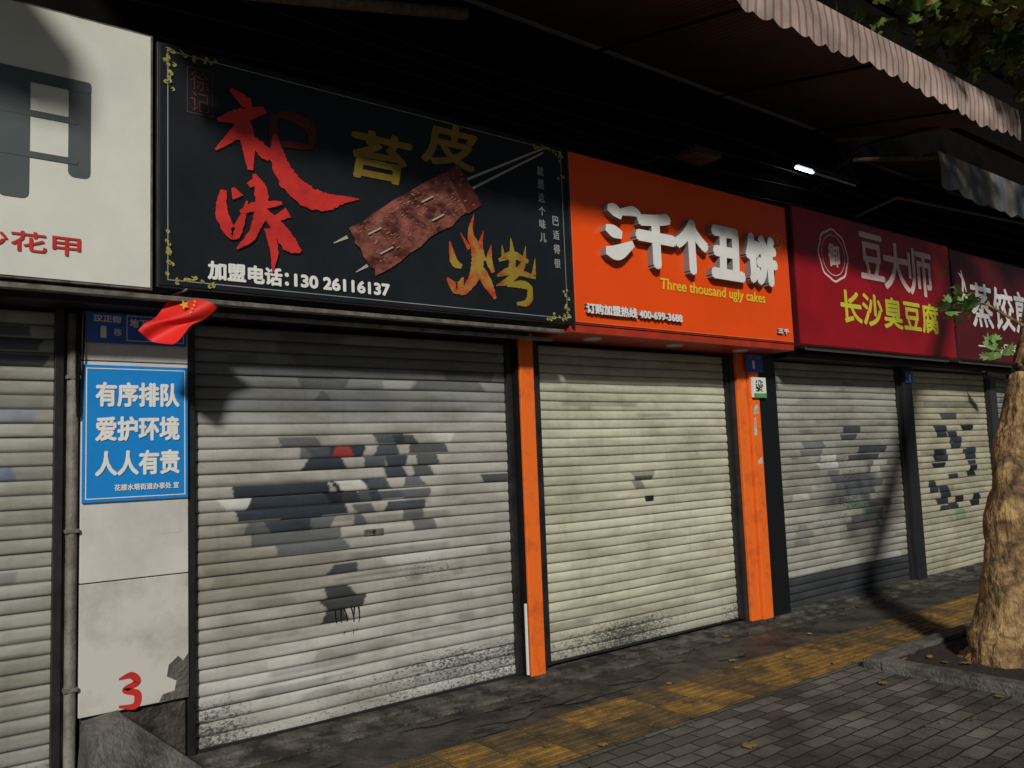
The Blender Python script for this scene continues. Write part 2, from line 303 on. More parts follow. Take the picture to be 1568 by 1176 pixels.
# ---------------------------------------------------------------- shutters
shm=shutter_mat('shutter_paint')
def vnoise(nx,nz,cx,cz):
    g=rng.random((int(nz/cz)+3,int(nx/cx)+3)); X=np.arange(nx)/cx;Z=np.arange(nz)/cz
    xi=X.astype(int);zi=Z.astype(int);fx=X-xi;fz=Z-zi;fx=fx*fx*(3-2*fx);fz=fz*fz*(3-2*fz)
    a=g[np.ix_(zi,xi)];b=g[np.ix_(zi,xi+1)];c=g[np.ix_(zi+1,xi)];d=g[np.ix_(zi+1,xi+1)]
    return (a*(1-fx)+b*fx)*(1-fz)[:,None]+(c*(1-fx)+d*fx)*fz[:,None]
PROF=[(0,0),(.004,-.008),(.014,-.0125),(.028,-.0138),(.042,-.0138),(.056,-.0125),(.067,-.008),(.071,0)]
PITCH=.074
def shutter(name,x0,x1,z0,z1,base,patches=(),grimef=None,tint=None,bar=True,streak=90):
    root=empty(name)
    nx=int((x1-x0)/.009); xs=np.linspace(x0,x1,nx); ns=int(round((z1-z0)/PITCH)); pit=(z1-z0)/ns
    rows=[];rk=[]
    for k in range(ns):
        for (dz,dy) in PROF: rows.append((z0+k*pit+dz,dy)); rk.append(k)
    nr=len(rows); rk=np.array(rk); rz=np.array([r[0] for r in rows]); ry=np.array([r[1] for r in rows])
    sl=rng.uniform(-.003,.003,ns)[rk]
    wav=.006*np.sin(xs*1.7+1)+.003*np.sin(xs*5.1)
    X=np.tile(xs,(nr,1)); Y=ry[:,None]+sl[:,None]+wav[None,:]; Z=rz[:,None]+.003*np.sin(xs*2.3+.5)[None,:]+np.zeros((nr,nx))
    Y+=.008*(vnoise(nx,nr,38,20)-.5)
    V=np.stack([X,Y,Z],-1).reshape(-1,3)
    idx=np.arange(nr*nx).reshape(nr,nx)
    Fq=np.stack([idx[:-1,:-1],idx[:-1,1:],idx[1:,1:],idx[1:,:-1]],-1).reshape(-1,4)
    me=bpy.data.meshes.new('curtain'); me.from_pydata(V.tolist(),[],Fq.tolist()); me.update()
    me.polygons.foreach_set('use_smooth',[True]*len(me.polygons))
    C=np.ones((nr,nx,3))*np.array(base)
    C*=rng.uniform(.88,1.04,ns)[rk][:,None,None]
    if tint is not None: tint(C,X,Z,rk)
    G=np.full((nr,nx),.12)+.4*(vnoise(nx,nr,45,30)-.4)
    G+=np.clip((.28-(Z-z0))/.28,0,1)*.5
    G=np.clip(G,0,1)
    for _ in range(streak):
        r0=random.randrange(nr-3); L_=random.uniform(.05,.9); a=random.uniform(x0-.2,x1); mlt=random.choice([.7,.8,.86,1.08,1.15])
        m_=np.clip((xs-a)/.05,0,1)*np.clip((a+L_-xs)/.05,0,1)
        for q in range(r0,min(nr,r0+random.randint(1,5))): C[q]*=(1+m_*(mlt-1))[:,None]
    for (xa,xb,za,zb,c,al,jag) in patches:
        sl_=random.uniform(-1.2,1.2)*jag*2; w=xb-xa
        for k in range(ns):
            zc=z0+(k+.5)*pit
            if za-.01<=zc<=zb+.01:
                t=(zc-(za+zb)/2)/max(zb-za,.05)
                a=xa+random.uniform(-jag,jag)*.8+t*sl_;b=xb+random.uniform(-jag,jag)*.8+t*sl_
                if b<=a: continue
                r=np.where(rk==k)[0]
                lo=random.choice([0,0,0,1,2]);hi=len(r)-random.choice([0,0,0,1,2])
                ga=random.uniform(-.012,.012); gb=random.uniform(-.012,.012)
                for ii,q in enumerate(r[lo:hi]):
                    aa=a+ii*ga+random.uniform(-.006,.006); bb=b+ii*gb+random.uniform(-.006,.006)
                    m_=np.clip((xs-aa)/.010,0,1)*np.clip((bb-xs)/.010,0,1)*al
                    C[q]=C[q]*(1-m_[:,None])+np.array(c)*m_[:,None]
    if grimef is not None: G=grimef(G,X,Z)
    g=(np.abs(ry)<.001); C[g]*=.3
    ca=me.color_attributes.new('Col','FLOAT_COLOR','POINT'); ca.data.foreach_set('color',np.concatenate([C,np.ones((nr,nx,1))],-1).astype('f').ravel())
    ga=me.attributes.new('grime','FLOAT','POINT'); ga.data.foreach_set('value',np.clip(G,0,1).astype('f').ravel())
    me.materials.append(shm); link(bpy.data.objects.new('curtain',me),root)
    box('guide_left',x0-.03,x0+.012,-.05,.06,z0,z1+.02,M['frame'],root,.003)
    box('guide_right',x1-.012,x1+.03,-.05,.06,z0,z1+.02,M['frame'],root,.003)
    if bar: box('bottom_bar',x0+.015,x1-.015,-.03,.02,z0-.005,z0+.012,M['frame'],root,.003)
    return root
DK=(.036,.047,.065); MD=(.09,.105,.125); BK=(.018,.022,.028); TAN=(.22,.20,.165); WH=(.62,.63,.64)
def g1(G,X,Z):
    b=np.exp(-((Z-.26)/.13)**2)*np.clip((X-1.9)/1.2,0,1)*.6
    c=np.exp(-((X-1.5)/.3)**2)*np.exp(-((Z-.15)/.25)**2)*.45
    d=np.exp(-((Z-.86)/.12)**2)*np.clip((X-2.3)/.4,0,1)*.36
    return G+b+c+d
def t1(C,X,Z,rk):
    n=vnoise(C.shape[1],C.shape[0],60,30)
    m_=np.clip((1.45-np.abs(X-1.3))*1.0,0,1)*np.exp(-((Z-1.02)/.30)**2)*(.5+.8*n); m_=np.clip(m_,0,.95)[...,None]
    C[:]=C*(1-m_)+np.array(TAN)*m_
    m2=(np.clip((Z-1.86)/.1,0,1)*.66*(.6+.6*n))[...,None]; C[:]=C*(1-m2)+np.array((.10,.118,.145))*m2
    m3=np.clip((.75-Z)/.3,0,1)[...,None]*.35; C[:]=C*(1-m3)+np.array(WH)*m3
p1=[(1.66,2.30,1.26,1.48,DK,1,.07),(1.75,2.26,1.08,1.28,MD,.85,.09),(1.85,2.15,1.2,1.34,DK,.9,.08),(2.24,2.46,1.36,1.52,BK,.95,.05),(2.44,2.66,1.4,1.47,DK,.9,.06),
 (2.08,2.44,1.60,1.74,DK,1,.07),(2.0,2.2,1.68,1.76,MD,.8,.05),(2.5,2.74,1.6,1.76,MD,1,.07),(2.76,3.14,1.66,1.76,DK,.85,.08),(2.64,2.82,1.52,1.62,DK,.95,.06),
 (2.86,3.04,1.54,1.66,DK,.85,.06),(2.60,2.86,1.28,1.40,DK,.9,.07),(2.76,3.0,1.38,1.52,MD,.9,.08),(2.42,2.58,1.24,1.34,MD,.9,.05),(3.38,3.64,1.44,1.5,DK,.9,.05),
 (2.85,3.02,1.14,1.24,DK,.7,.06),(2.16,2.42,.92,1.0,DK,.9,.05),(2.2,2.42,.66,.82,BK,.9,.05),(2.24,2.42,1.68,1.72,(.35,.05,.05),.9,.01),
 (1.38,1.55,.86,1.06,(.33,.31,.28),.8,.1),(2.6,3.5,.93,1.0,WH,.5,.2),(1.6,1.7,1.35,1.42,WH,.9,.02),(2.3,2.5,1.44,1.48,WH,.9,.05),(2.9,3.2,1.74,1.8,WH,.7,.1),
 (1.9,2.2,.4,.5,(.7,.7,.7),.5,.2),(2.1,2.3,2.05,2.12,BK,.5,.1),(2.6,2.85,2.08,2.13,(.35,.36,.38),.9,.03),(1.75,2.1,2.18,2.24,(.2,.22,.25),.8,.1),(3.0,3.5,2.1,2.2,BK,.5,.15),(1.9,3.6,2.24,2.4,BK,.35,.2)]
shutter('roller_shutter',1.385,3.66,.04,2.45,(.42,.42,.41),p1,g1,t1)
lock=empty('shutter_lock'); box('plate',2.46,2.60,-.026,-.012,1.135,1.175,M['alu'],lock,.003); tube('keyhole',[(2.53,-.032,1.155),(2.53,-.02,1.155)],[.012]*2,M['frame'],lock)
text('sticker_text',"开锁",2.47,2.51,1.14,1.17,-.027,M['dred'],lock)
dr=empty('paint_drip'); strokes('drips',[[(x,.70,.010),(x+random.uniform(-.02,.02),.62,.006),(x+random.uniform(-.03,.03),random.uniform(.47,.58),.002)] for x in (2.25,2.29,2.31,2.36,2.38,2.41)],-.0215,M['void'],dr,.3)
def g2(G,X,Z):
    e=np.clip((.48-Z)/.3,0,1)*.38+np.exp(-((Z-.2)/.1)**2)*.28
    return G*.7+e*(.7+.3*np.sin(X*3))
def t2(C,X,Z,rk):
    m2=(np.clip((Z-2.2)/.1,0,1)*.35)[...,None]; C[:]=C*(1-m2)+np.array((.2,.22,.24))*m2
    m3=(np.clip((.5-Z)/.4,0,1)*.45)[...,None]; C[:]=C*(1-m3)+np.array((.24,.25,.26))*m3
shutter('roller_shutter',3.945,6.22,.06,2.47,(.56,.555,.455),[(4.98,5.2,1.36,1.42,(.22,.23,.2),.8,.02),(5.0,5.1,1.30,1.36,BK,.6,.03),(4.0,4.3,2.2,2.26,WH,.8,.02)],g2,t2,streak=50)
lock=empty('shutter_lock'); box('plate',4.97,5.17,-.027,-.012,1.39,1.41,M['alu'],lock,.003); box('keyplate',5.08,5.17,-.03,-.012,1.20,1.24,M['frame'],lock,.003)
def g3(G,X,Z):
    n=vnoise(G.shape[1],G.shape[0],14,9)
    return G+np.exp(-((X-8.3)/.75)**2)*np.exp(-((Z-1.25)/.55)**2)*.65*n+.14
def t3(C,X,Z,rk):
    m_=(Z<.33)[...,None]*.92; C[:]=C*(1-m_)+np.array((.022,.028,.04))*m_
    n=vnoise(C.shape[1],C.shape[0],18,12); m2=(np.exp(-((X-8.5)/.6)**2)*np.exp(-((Z-1.15)/.5)**2)*np.clip(n*2-.4,0,1)*.8)[...,None]; C[:]=C*(1-m2)+np.array((.05,.06,.075))*m2
    m4=(np.exp(-((X-8.6)/.4)**2)*np.exp(-((Z-.8)/.15)**2)*np.clip(n*2-.8,0,1)*.7)[...,None]; C[:]=C*(1-m4)+np.array((.08,.2,.12))*m4
p3=[(7.7,8.0,1.4,1.5,WH,.7,.06),(8.1,8.5,1.65,1.78,DK,.9,.1),(8.3,8.9,1.45,1.6,DK,.9,.15),(8.7,8.95,1.3,1.4,WH,.7,.05),(7.5,7.9,1.55,1.65,MD,.7,.1),(8.1,8.8,1.05,1.3,MD,.8,.2),(8.4,8.9,.7,.95,DK,.7,.2),(7.2,7.5,.6,.8,MD,.4,.1),(7.0,9.3,.33,.4,WH,.3,.1),(8.2,8.5,.9,1.0,(.10,.22,.14),.6,.08),(7.9,8.2,1.1,1.35,MD,.6,.1),(7.1,7.5,1.1,1.16,WH,.5,.1)]
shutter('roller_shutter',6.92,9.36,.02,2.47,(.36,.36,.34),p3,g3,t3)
p4=[]
for i in range(20):
    x=random.uniform(9.95,11.2);z=random.uniform(.7,1.75);p4.append((x,x+.26,z,z+.1,DK if i%3 else BK,1,.03))
p4+=[(10.5,10.9,1.85,1.95,DK,.9,.05),(10.6,10.9,.66,.76,(.1,.25,.15),.6,.05),(10.0,11.4,2.0,2.1,MD,.5,.1)]
shutter('roller_shutter',9.63,11.75,.02,2.47,(.46,.44,.35),p4,None,None)
shutter('roller_shutter',12.0,13.4,.02,2.47,(.25,.25,.24),[],None,None)
shutter('roller_shutter',-2.4,.70,.03,2.46,(.33,.335,.315),[(.2,.5,1.6,1.7,(.1,.14,.3),.6,.05),(.1,.6,2.15,2.4,DK,.8,.1),(.3,.6,1.9,1.96,(.25,.3,.4),.7,.05),(.0,.4,1.1,1.2,MD,.4,.1)],lambda G,X,Z:G+.1,t2)

# ---------------------------------------------------------------- posts
p=empty('orange_post'); box('front',3.715,3.845,-.12,.05,.0,2.53,M['orangep'],p,.006); box('edge',3.69,3.715,-.10,.05,.0,2.5,M['void'],p,.002); box('white_stub',3.682,3.694,-.12,-.1,.05,.55,M['white'],p,.002); box('r_edge',3.846,3.915,-.06,.05,0,2.5,M['frame'],p,.002)
p=empty('orange_post'); box('front',6.31,6.44,-.10,.05,.0,2.5,M['orangep'],p,.006); box('front_b',6.455,6.59,-.13,.05,.0,2.5,M['orangep'],p,.006); box('seam',6.43,6.46,-.08,.0,0,2.5,M['frame'],p,.0); box('rail',6.25,6.31,-.07,.05,0,2.5,M['frame'],p,.003)
for (a,b_,c,d) in ((6.48,6.56,1.92,2.02),(6.47,6.52,1.72,1.9),(6.50,6.57,1.45,1.52)):
    poly('paper_scrap',[(a,c),(b_,c+.01),(b_-.01,d),(a+.02,d-.02),(a+.005,(c+d)/2)],-.132,M['paper'],p)
p=empty('black_post'); box('front',6.60,6.88,-.12,.06,0,2.52,mat('black_gloss',(.010,.011,.014),.35),p,.006)
p=empty('black_post'); box('front',9.40,9.60,-.1,.06,0,2.52,mat('black_satin',(.02,.022,.026),.4),p,.006)
p=empty('black_post'); box('front',11.80,11.97,-.06,.06,0,2.5,mat('grey_satin',(.04,.04,.046),.4),p,.006)
p=empty('house_number_plate'); box('plate',6.40,6.64,-.155,-.132,2.32,2.49,M['dblue'],p,.003); text('num',"1",6.47,6.51,2.35,2.43,-.157,M['white'],p,bold=.004); text('t',"地下室",6.42,6.60,2.445,2.48,-.157,M['cream'],p,bold=.001)
p=empty('qr_code_label'); box('card',6.46,6.66,-.162,-.136,2.08,2.27,M['white'],p,.002); box('band',6.465,6.655,-.166,-.16,2.085,2.12,mat('green_print',(.08,.4,.12),.5),p,.001)
V=[];Fc=[]
for i in range(9):
    for j in range(9):
        if random.random()<.5:
            b=len(V);x=6.5+i*.012;z=2.135+j*.012;V+=[(x,-.1635,z),(x+.012,-.1635,z),(x+.012,-.1635,z+.012),(x,-.1635,z+.012)];Fc.append((b,b+1,b+2,b+3))
mesh('code',V,Fc,M['void'],p)
p=empty('house_number_plate'); box('plate',9.43,9.60,-.12,-.103,2.3,2.42,M['dblue'],p,.003); text('num',"1",9.5,9.53,2.32,2.39,-.122,M['white'],p,bold=.003)

# ---------------------------------------------------------------- signs
SY=-.45
def signbox(name,x0,x1,z0,z1,m,side,d=.30):
    s=empty(name); box('box',x0,x1,SY,SY+d,z0,z1,side,s,.004); box('face',x0+.012,x1-.012,SY-.006,SY+.01,z0+.012,z1-.012,m,s,.002); return s
FY=SY-.008
s=signbox('shop_sign',-2.2,1.07,2.53,3.90,M['light'],M['alu'])
def rrect(x0,x1,z0,z1,r=.02): 
    o=[]
    for cx,cz,a0 in ((x1-r,z1-r,0),(x0+r,z1-r,90),(x0+r,z0+r,180),(x1-r,z0+r,270)):
        for k in range(5): a=math.radians(a0+k*22.5); o.append((cx+r*math.cos(a),cz+r*math.sin(a)))
    return o
for i,(a,b,c,d) in enumerate([(.675,.775,3.06,3.56),(-.15,-.04,3.06,3.56),(.38,.51,2.92,3.56),(-.15,.775,3.50,3.56),(-.1,.72,3.33,3.36),(-.15,.72,3.125,3.155)]):
    poly('glyph_bar',rrect(a,b,c,d,.03 if d-c>.08 else .014),FY-.0006*i,M['grey'],s)
text('lettering',"长沙花甲",.12,.735,2.66,2.76,FY-.001,M['redl'],s,bold=.002)
s=signbox('shop_sign',1.09,3.96,2.55,3.88,M['black'],M['frame'])
outline('border_line',1.14,3.91,2.59,3.84,.005,FY-.001,M['cream'],s)
R1=[[(1.47,3.70,.02),(1.55,3.65,.07),(1.58,3.61,.03)],[(1.40,3.51,.02),(1.52,3.56,.075),(1.67,3.63,.04)],[(1.58,3.60,.04),(1.52,3.48,.07),(1.39,3.34,.012)],
 [(1.56,3.54,.05),(1.57,3.42,.085),(1.58,3.26,.03)],[(1.58,3.46,.03),(1.66,3.38,.08),(1.69,3.34,.03)],[(1.46,3.42,.02),(1.6,3.46,.045)]]
R1d=[[(1.71,3.60,.02),(1.82,3.63,.06),(1.94,3.58,.07),(1.95,3.46,.02)],[(1.75,3.45,.03),(1.85,3.46,.045),(1.95,3.47,.03)],[(1.72,3.62,.04),(1.72,3.5,.06),(1.74,3.38,.08)]]
R1b=[[(1.725,3.50,.02),(1.74,3.38,.09),(1.79,3.26,.12),(1.90,3.17,.135),(2.02,3.15,.11),(2.13,3.18,.055),(2.25,3.205,.004)]]
R2_=[[(1.43,3.12,.03),(1.42,2.99,.07),(1.48,2.88,.065),(1.53,2.97,.04),(1.56,3.08,.01)],[(1.48,3.14,.02),(1.51,3.09,.065)],
 [(1.60,3.24,.02),(1.64,3.15,.075),(1.63,3.0,.07),(1.58,2.88,.03)],[(1.52,3.01,.02),(1.62,3.06,.055),(1.76,3.10,.02)],
 [(1.64,3.04,.05),(1.72,2.97,.075),(1.80,2.87,.10),(1.87,2.83,.02)],[(1.63,2.98,.03),(1.58,2.88,.05),(1.5,2.80,.01)],[(1.68,2.94,.05),(1.71,2.82,.05),(1.70,2.69,.008)],
 [(1.62,3.21,.05),(1.57,3.17,.03)],[(1.80,3.05,.06),(1.72,3.0,.03)]]
strokes('brush_lettering_shaded',R1d,FY-.0005,M['redshade'],s,.10)  # upper right strokes, shadow painted in by the darker red
strokes('brush_lettering',R1+R2_+R1b,FY-.007,M['redl'],s,.12)
text('lettering',"苔",2.21,2.64,3.34,3.66,FY-.001,M['gold'],s,bold=.011,shear=.15)
text('lettering',"皮",2.70,3.16,3.53,3.84,FY-.001,M['gold'],s,bold=.011,shear=.15)
strokes('skewer',[[(2.95,3.42,.018),(3.74,3.83,.012)],[(3.03,3.38,.018),(3.74,3.80,.012)],[(2.17,2.96,.02),(2.08,2.91,.006)],[(2.30,2.80,.02),(2.22,2.75,.006)]],FY-.001,M['skew'],s)
A=np.array([(2.167,3.013),(2.358,2.745),(3.166,3.315),(2.989,3.569)])
ed=[]
for i in range(4):
    a=A[i];b=A[(i+1)%4]
    for k in range(10):
        t=k/10; q=a*(1-t)+b*t+np.array([random.uniform(-.012,.012),random.uniform(-.012,.012)]); ed.append(tuple(q))
poly('meat',ed,FY-.009,M['meat'],s)
hs=[]
for k in range(130):
    u=random.uniform(.04,.96);v=random.uniform(.04,.92); q=(A[0]*(1-u)+A[3]*u)*(1-v)+(A[1]*(1-u)+A[2]*u)*v
    l=random.uniform(.005,.02);hs.append([(q[0],q[1],.002),(q[0]+l*.8,q[1]+l*.5,random.uniform(.003,.010)),(q[0]+l*1.5,q[1]+l*1.0,.002)])
strokes('meat_gloss',hs,FY-.010,M['meat2'],s)
poly('meat_end',[tuple(A[2]*.86+A[1]*.14),tuple(A[2]),tuple(A[3]),tuple(A[3]*.88+A[0]*.12)],FY-.0095,mat('meat_char',(.14,.03,.02),.4,c2=(.04,.012,.01),vs=12),s)
for u in (.15,.62):
    for v in (.3,.72):
        q=(A[0]*(1-u)+A[3]*u)*(1-v)+(A[1]*(1-u)+A[2]*u)*v
        strokes('skewer_stitch',[[(q[0]-.045,q[1]-.026,.010),(q[0]+.045,q[1]+.028,.010)]],FY-.017,M['skew'],s)
FL=[[(2.90,3.03,.01),(2.93,2.90,.06),(2.99,2.87,.03)],[(2.87,2.78,.02),(2.95,2.72,.08),(3.0,2.8,.01)],[(3.10,3.24,.004),(3.07,3.1,.05),(3.12,2.98,.10),(3.10,2.84,.09),(3.02,2.72,.05),(2.97,2.68,.01)],
 [(3.18,3.14,.004),(3.15,3.03,.04),(3.17,2.93,.06)],[(3.12,2.9,.06),(3.2,2.78,.08),(3.26,2.68,.02)],[(3.06,3.0,.04),(2.99,3.1,.005)],[(3.24,3.05,.005),(3.22,2.94,.05),(3.25,2.86,.03)]]
GK=[[(3.3,2.95,.02),(3.42,3.0,.06),(3.56,2.97,.03)],[(3.41,3.12,.008),(3.42,2.98,.055),(3.40,2.86,.05)],[(3.28,2.84,.02),(3.42,2.89,.06),(3.62,2.86,.02)],[(3.54,3.08,.004),(3.5,2.93,.05),(3.38,2.82,.05),(3.27,2.77,.01)],
 [(3.36,2.78,.02),(3.48,2.80,.055),(3.56,2.78,.05),(3.54,2.68,.05),(3.44,2.66,.02)],[(3.62,3.0,.005),(3.60,2.88,.04)],[(3.33,3.06,.005),(3.34,2.97,.04)]]
strokes('flame_lettering',FL,FY-.001,M['flame'],s,.12); strokes('flame_lettering_b',GK,FY-.001,M['flameb'],s,.12)
text('phone',"加盟电话：",1.345,1.80,2.615,2.72,FY-.001,M['white'],s,bold=.005)
text('phone_number',"130 26116137",1.83,2.45,2.622,2.70,FY-.001,M['white'],s,bold=.005)
for i,ch in enumerate("就是这个味儿"): text('v1',ch,3.675,3.735,3.62-i*.098,3.69-i*.098,FY-.001,M['cream'],s,bold=.002)
for i,ch in enumerate("巴适得很"): text('v2',ch,3.80,3.86,3.27-i*.105,3.34-i*.105,FY-.001,M['cream'],s,bold=.002)
outline('seal',1.24,1.38,3.52,3.78,.005,FY-.001,M['dred'],s)
for i,ch in enumerate("徐记"): text('seal_char',ch,1.26,1.36,3.655-i*.12,3.765-i*.12,FY-.001,M['dred'],s,bold=.0)
orn=[]
for (cx,cz,sx,sz) in ((1.13,2.58,1,1),(3.92,2.58,-1,1),(3.92,3.85,-1,-1),(1.13,3.85,1,-1)):
    for k in range(22):
        t=random.random()*.26; o=random.uniform(0,.035)
        x,z=(cx+sx*t,cz+sz*o) if k%2 else (cx+sx*o,cz+sz*t)
        a=random.random()*6.28;r=.012
        orn.append([(x,z,.002),(x+r*math.cos(a),z+r*math.sin(a),.011),(x+r*math.cos(a)+r*math.cos(a+1.3),z+r*math.sin(a)+r*math.sin(a+1.3),.009),(x+r*.6*math.cos(a+2.),z+r*1.4*math.sin(a+1.6),.002)])
strokes('corner_ornament',orn,FY-.001,M['orn'],s)
s=signbox('shop_sign',3.975,6.72,2.56,3.87,M['orange'],M['soffit'],.42)
outline('edge',3.985,6.71,2.575,3.855,.006,FY-.001,mat('orange_edge',(.8,.2,.08),.4),s)
san=[[(4.31,3.47,.05),(4.38,3.46,.10),(4.46,3.42,.06)],[(4.28,3.31,.05),(4.36,3.29,.10),(4.45,3.27,.06)],[(4.27,3.13,.06),(4.40,3.13,.12),(4.57,3.22,.05)],[(4.44,3.45,.05),(4.58,3.48,.08),(4.66,3.46,.05)]]
def thick(name,lst,y,dep,m,side,par):
    V=[];F_=[]
    for si,sst in enumerate(lst):
        c=catmull(sst,6);b=len(V);n=len(c);Lp=[];Rp=[]
        for i,(x,z,w_) in enumerate(c):
            j=min(i+1,n-1);k=max(i-1,0);dx=c[j][0]-c[k][0];dz=c[j][1]-c[k][1];l=math.hypot(dx,dz) or 1
            Lp.append((x-dz/l*w_/2,z+dx/l*w_/2));Rp.append((x+dz/l*w_/2,z-dx/l*w_/2))
        ring=Lp+Rp[::-1];m_=len(ring);yf=y-dep-.0005*si
        V+= [(x,yf,z) for x,z in ring]+[(x,y,z) for x,z in ring]
        F_.append(tuple(range(b,b+m_)))
        F_+= [(b+i,b+(i+1)%m_,b+m_+(i+1)%m_,b+m_+i) for i in range(m_)]
    o=mesh(name,V,F_,[m,side],par)
    for p_ in o.data.polygons: p_.material_index=0 if abs(p_.normal.y)>.8 else 1
thick('letter_san',san,FY,.06,M['white'],M['lside'],s)
for ch,a,b in (("千",4.60,5.07),("个",5.05,5.48),("丑",5.50,5.96),("饼",5.98,6.45)):
    text('letter',ch,a,b,3.05,3.52,FY,M['white'],s,bold=.030,extr=.06,side=M['lside'])
text('english',"Three thousand ugly cakes",4.92,6.31,2.88,3.0,FY-.001,M['yellow'],s,bold=.003,shear=.1)
text('phone',"订购加盟热线 400-699-3688",4.07,5.13,2.64,2.72,FY,M['white'],s,bold=.004,extr=.03,side=M['lside'])
text('small_mark',"三千",6.45,6.62,2.64,2.69,FY,M['white'],s,bold=.003,extr=.02,side=M['lside'])
def ring(name,cx,cz,r,t,y,m,par,n=40,wob=0):
    V=[];F_=[]
    for k in range(n):
        a=2*math.pi*k/n;rr=r*(1+wob*math.cos(8*a));V+=[(cx+rr*math.cos(a),y,cz+rr*math.sin(a)),(cx+(rr-t)*math.cos(a),y,cz+(rr-t)*math.sin(a))]
    for k in range(n): q=(k+1)%n;F_.append((2*k,2*q,2*q+1,2*k+1))
    mesh(name,V,F_,m,par)
ring('seal_ring',6.56,3.52,.07,.006,FY-.001,M['yellow'],s); text('seal_text',"丑",6.53,6.59,3.49,3.55,FY-.001,M['yellow'],s)
box('soffit_panel',3.94,6.74,-.44,.0,2.50,2.555,M['soffit'],s,.003)
for x in (4.35,5.3,6.2):
    tube('downlight',[(x,-.24,2.502),(x,-.24,2.49)],[.075,.07],M['lampg'],s,20)
box('side_frame',3.955,3.973,-.47,-.1,2.53,3.9,M['frame'],s,.003)
s=signbox('shop_sign',6.82,10.02,2.56,3.92,M['red'],M['maroon'],.25)
ring('logo_ring',7.5,3.5,.27,.022,FY-.001,M['pinkw'],s,64,.03); ring('logo_ring_b',7.5,3.5,.21,.008,FY-.001,M['pinkw'],s)
text('logo_text',"御",7.40,7.61,3.38,3.62,FY-.001,M['pinkw'],s,bold=.008)
for ch,a,b,dz in (("豆",8.0,8.48,.05),("大",8.46,9.02,-.02),("师",9.0,9.55,-.03)):
    text('lettering',ch,a,b,3.27+dz,3.80+dz*.5,FY-.001,M['pinkw'],s,bold=.012)
text('lettering_b',"长沙臭豆腐",7.56,9.62,2.82,3.17,FY-.001,M['yg'],s,bold=.010)
tube('led_strip',[(7.0,-.4,2.54),(9.9,-.4,2.54)],[.014]*2,M['white'],s,10); 
s=signbox('shop_sign',10.05,14.5,2.56,3.90,M['maroon'],M['frame'],.25)
text('lettering',"蒸饺煎包",10.5,13.0,2.98,3.55,FY-.001,M['white'],s,bold=.012)
text('lettering_b',"一武汉特色小吃一",10.6,13.0,2.68,2.82,FY-.001,M['white'],s,bold=.003)
strokes('logo',[[(10.22,3.62,.01),(10.33,3.55,.05),(10.4,3.4,.02)],[(10.3,3.66,.02),(10.32,3.5,.05),(10.26,3.2,.02)],[(10.2,3.4,.02),(10.4,3.32,.04),(10.44,3.2,.01)]],FY-.001,M['white'],s)
tube('led_strip',[(10.2,-.4,2.54),(14,-.4,2.54)],[.014]*2,M['white'],s,10)

fl=empty('red_flag'); n=14;V=[];Fc=[]
TL=Vector((1.21,-.40,2.53));TR=Vector((1.38,-.50,2.455));BL=Vector((1.0,-.42,2.31));BR=Vector((1.14,-.52,2.245))
for i in range(n+1):
    for j in range(n+1):
        u=i/n;v=j/n;q=(TL*(1-u)+TR*u)*(1-v)+(BL*(1-u)+BR*u)*v; q+=Vector((0,.035*math.sin(u*6+v*5),.012*math.sin(v*9+u*3)))
        V.append(q)
for i in range(n):
    for j in range(n): a=i*(n+1)+j;Fc.append((a,a+n+1,a+n+2,a+1))
mesh('cloth',V,Fc,M['flag'],fl,True)
tube('pole',[(1.10,-.05,2.5),(1.21,-.40,2.54),(1.24,-.46,2.55)],[.007]*3,M['pipe'],fl)
def star(cx,cz,r,y):
    p_=[]
    for k in range(10): a=math.pi/2+k*math.pi/5+.4;rr=r if k%2==0 else r*.4;p_.append((cx+rr*math.cos(a),cz+rr*math.sin(a)))
    poly('star',p_,y,M['yellow'],fl)
star(1.215,2.46,.026,-.495); 
for k in range(4): star(1.255+.010*math.cos(k),2.48-.020*k,.008,-.505)

# ---------------------------------------------------------------- awnings
def stripe_mat(name,a,b,per,duty,trans=0.,axis='X',rough=.8):
    m=bpy.data.materials.new(name);m.use_nodes=True;nt=m.node_tree;N=nt.nodes;L=nt.links;bs=N['Principled BSDF'];bs.inputs['Roughness'].default_value=rough
    tc=N.new('ShaderNodeTexCoord');sp=N.new('ShaderNodeSeparateXYZ');L.new(tc.outputs['Object'],sp.inputs[0])
    d=N.new('ShaderNodeMath');d.operation='DIVIDE';d.inputs[1].default_value=per;L.new(sp.outputs[axis],d.inputs[0])
    fr=N.new('ShaderNodeMath');fr.operation='FRACT';L.new(d.outputs[0],fr.inputs[0])
    lt=N.new('ShaderNodeMath');lt.operation='LESS_THAN';lt.inputs[1].default_value=duty;L.new(fr.outputs[0],lt.inputs[0])
    n=N.new('ShaderNodeTexNoise');n.inputs['Scale'].default_value=3;n.inputs['Detail'].default_value=5;L.new(tc.outputs['Object'],n.inputs[0])
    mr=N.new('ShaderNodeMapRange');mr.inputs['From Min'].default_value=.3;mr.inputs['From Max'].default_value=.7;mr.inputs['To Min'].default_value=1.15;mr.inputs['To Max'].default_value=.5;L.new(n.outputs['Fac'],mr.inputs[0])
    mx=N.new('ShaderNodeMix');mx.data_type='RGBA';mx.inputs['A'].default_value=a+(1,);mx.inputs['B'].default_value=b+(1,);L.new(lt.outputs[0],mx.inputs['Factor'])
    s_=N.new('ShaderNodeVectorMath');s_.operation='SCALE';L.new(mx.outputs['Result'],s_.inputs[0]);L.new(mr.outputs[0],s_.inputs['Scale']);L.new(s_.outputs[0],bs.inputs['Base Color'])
    return m
vm=stripe_mat('valance_stripes',(.46,.36,.33),(.30,.17,.155),.09,.3)
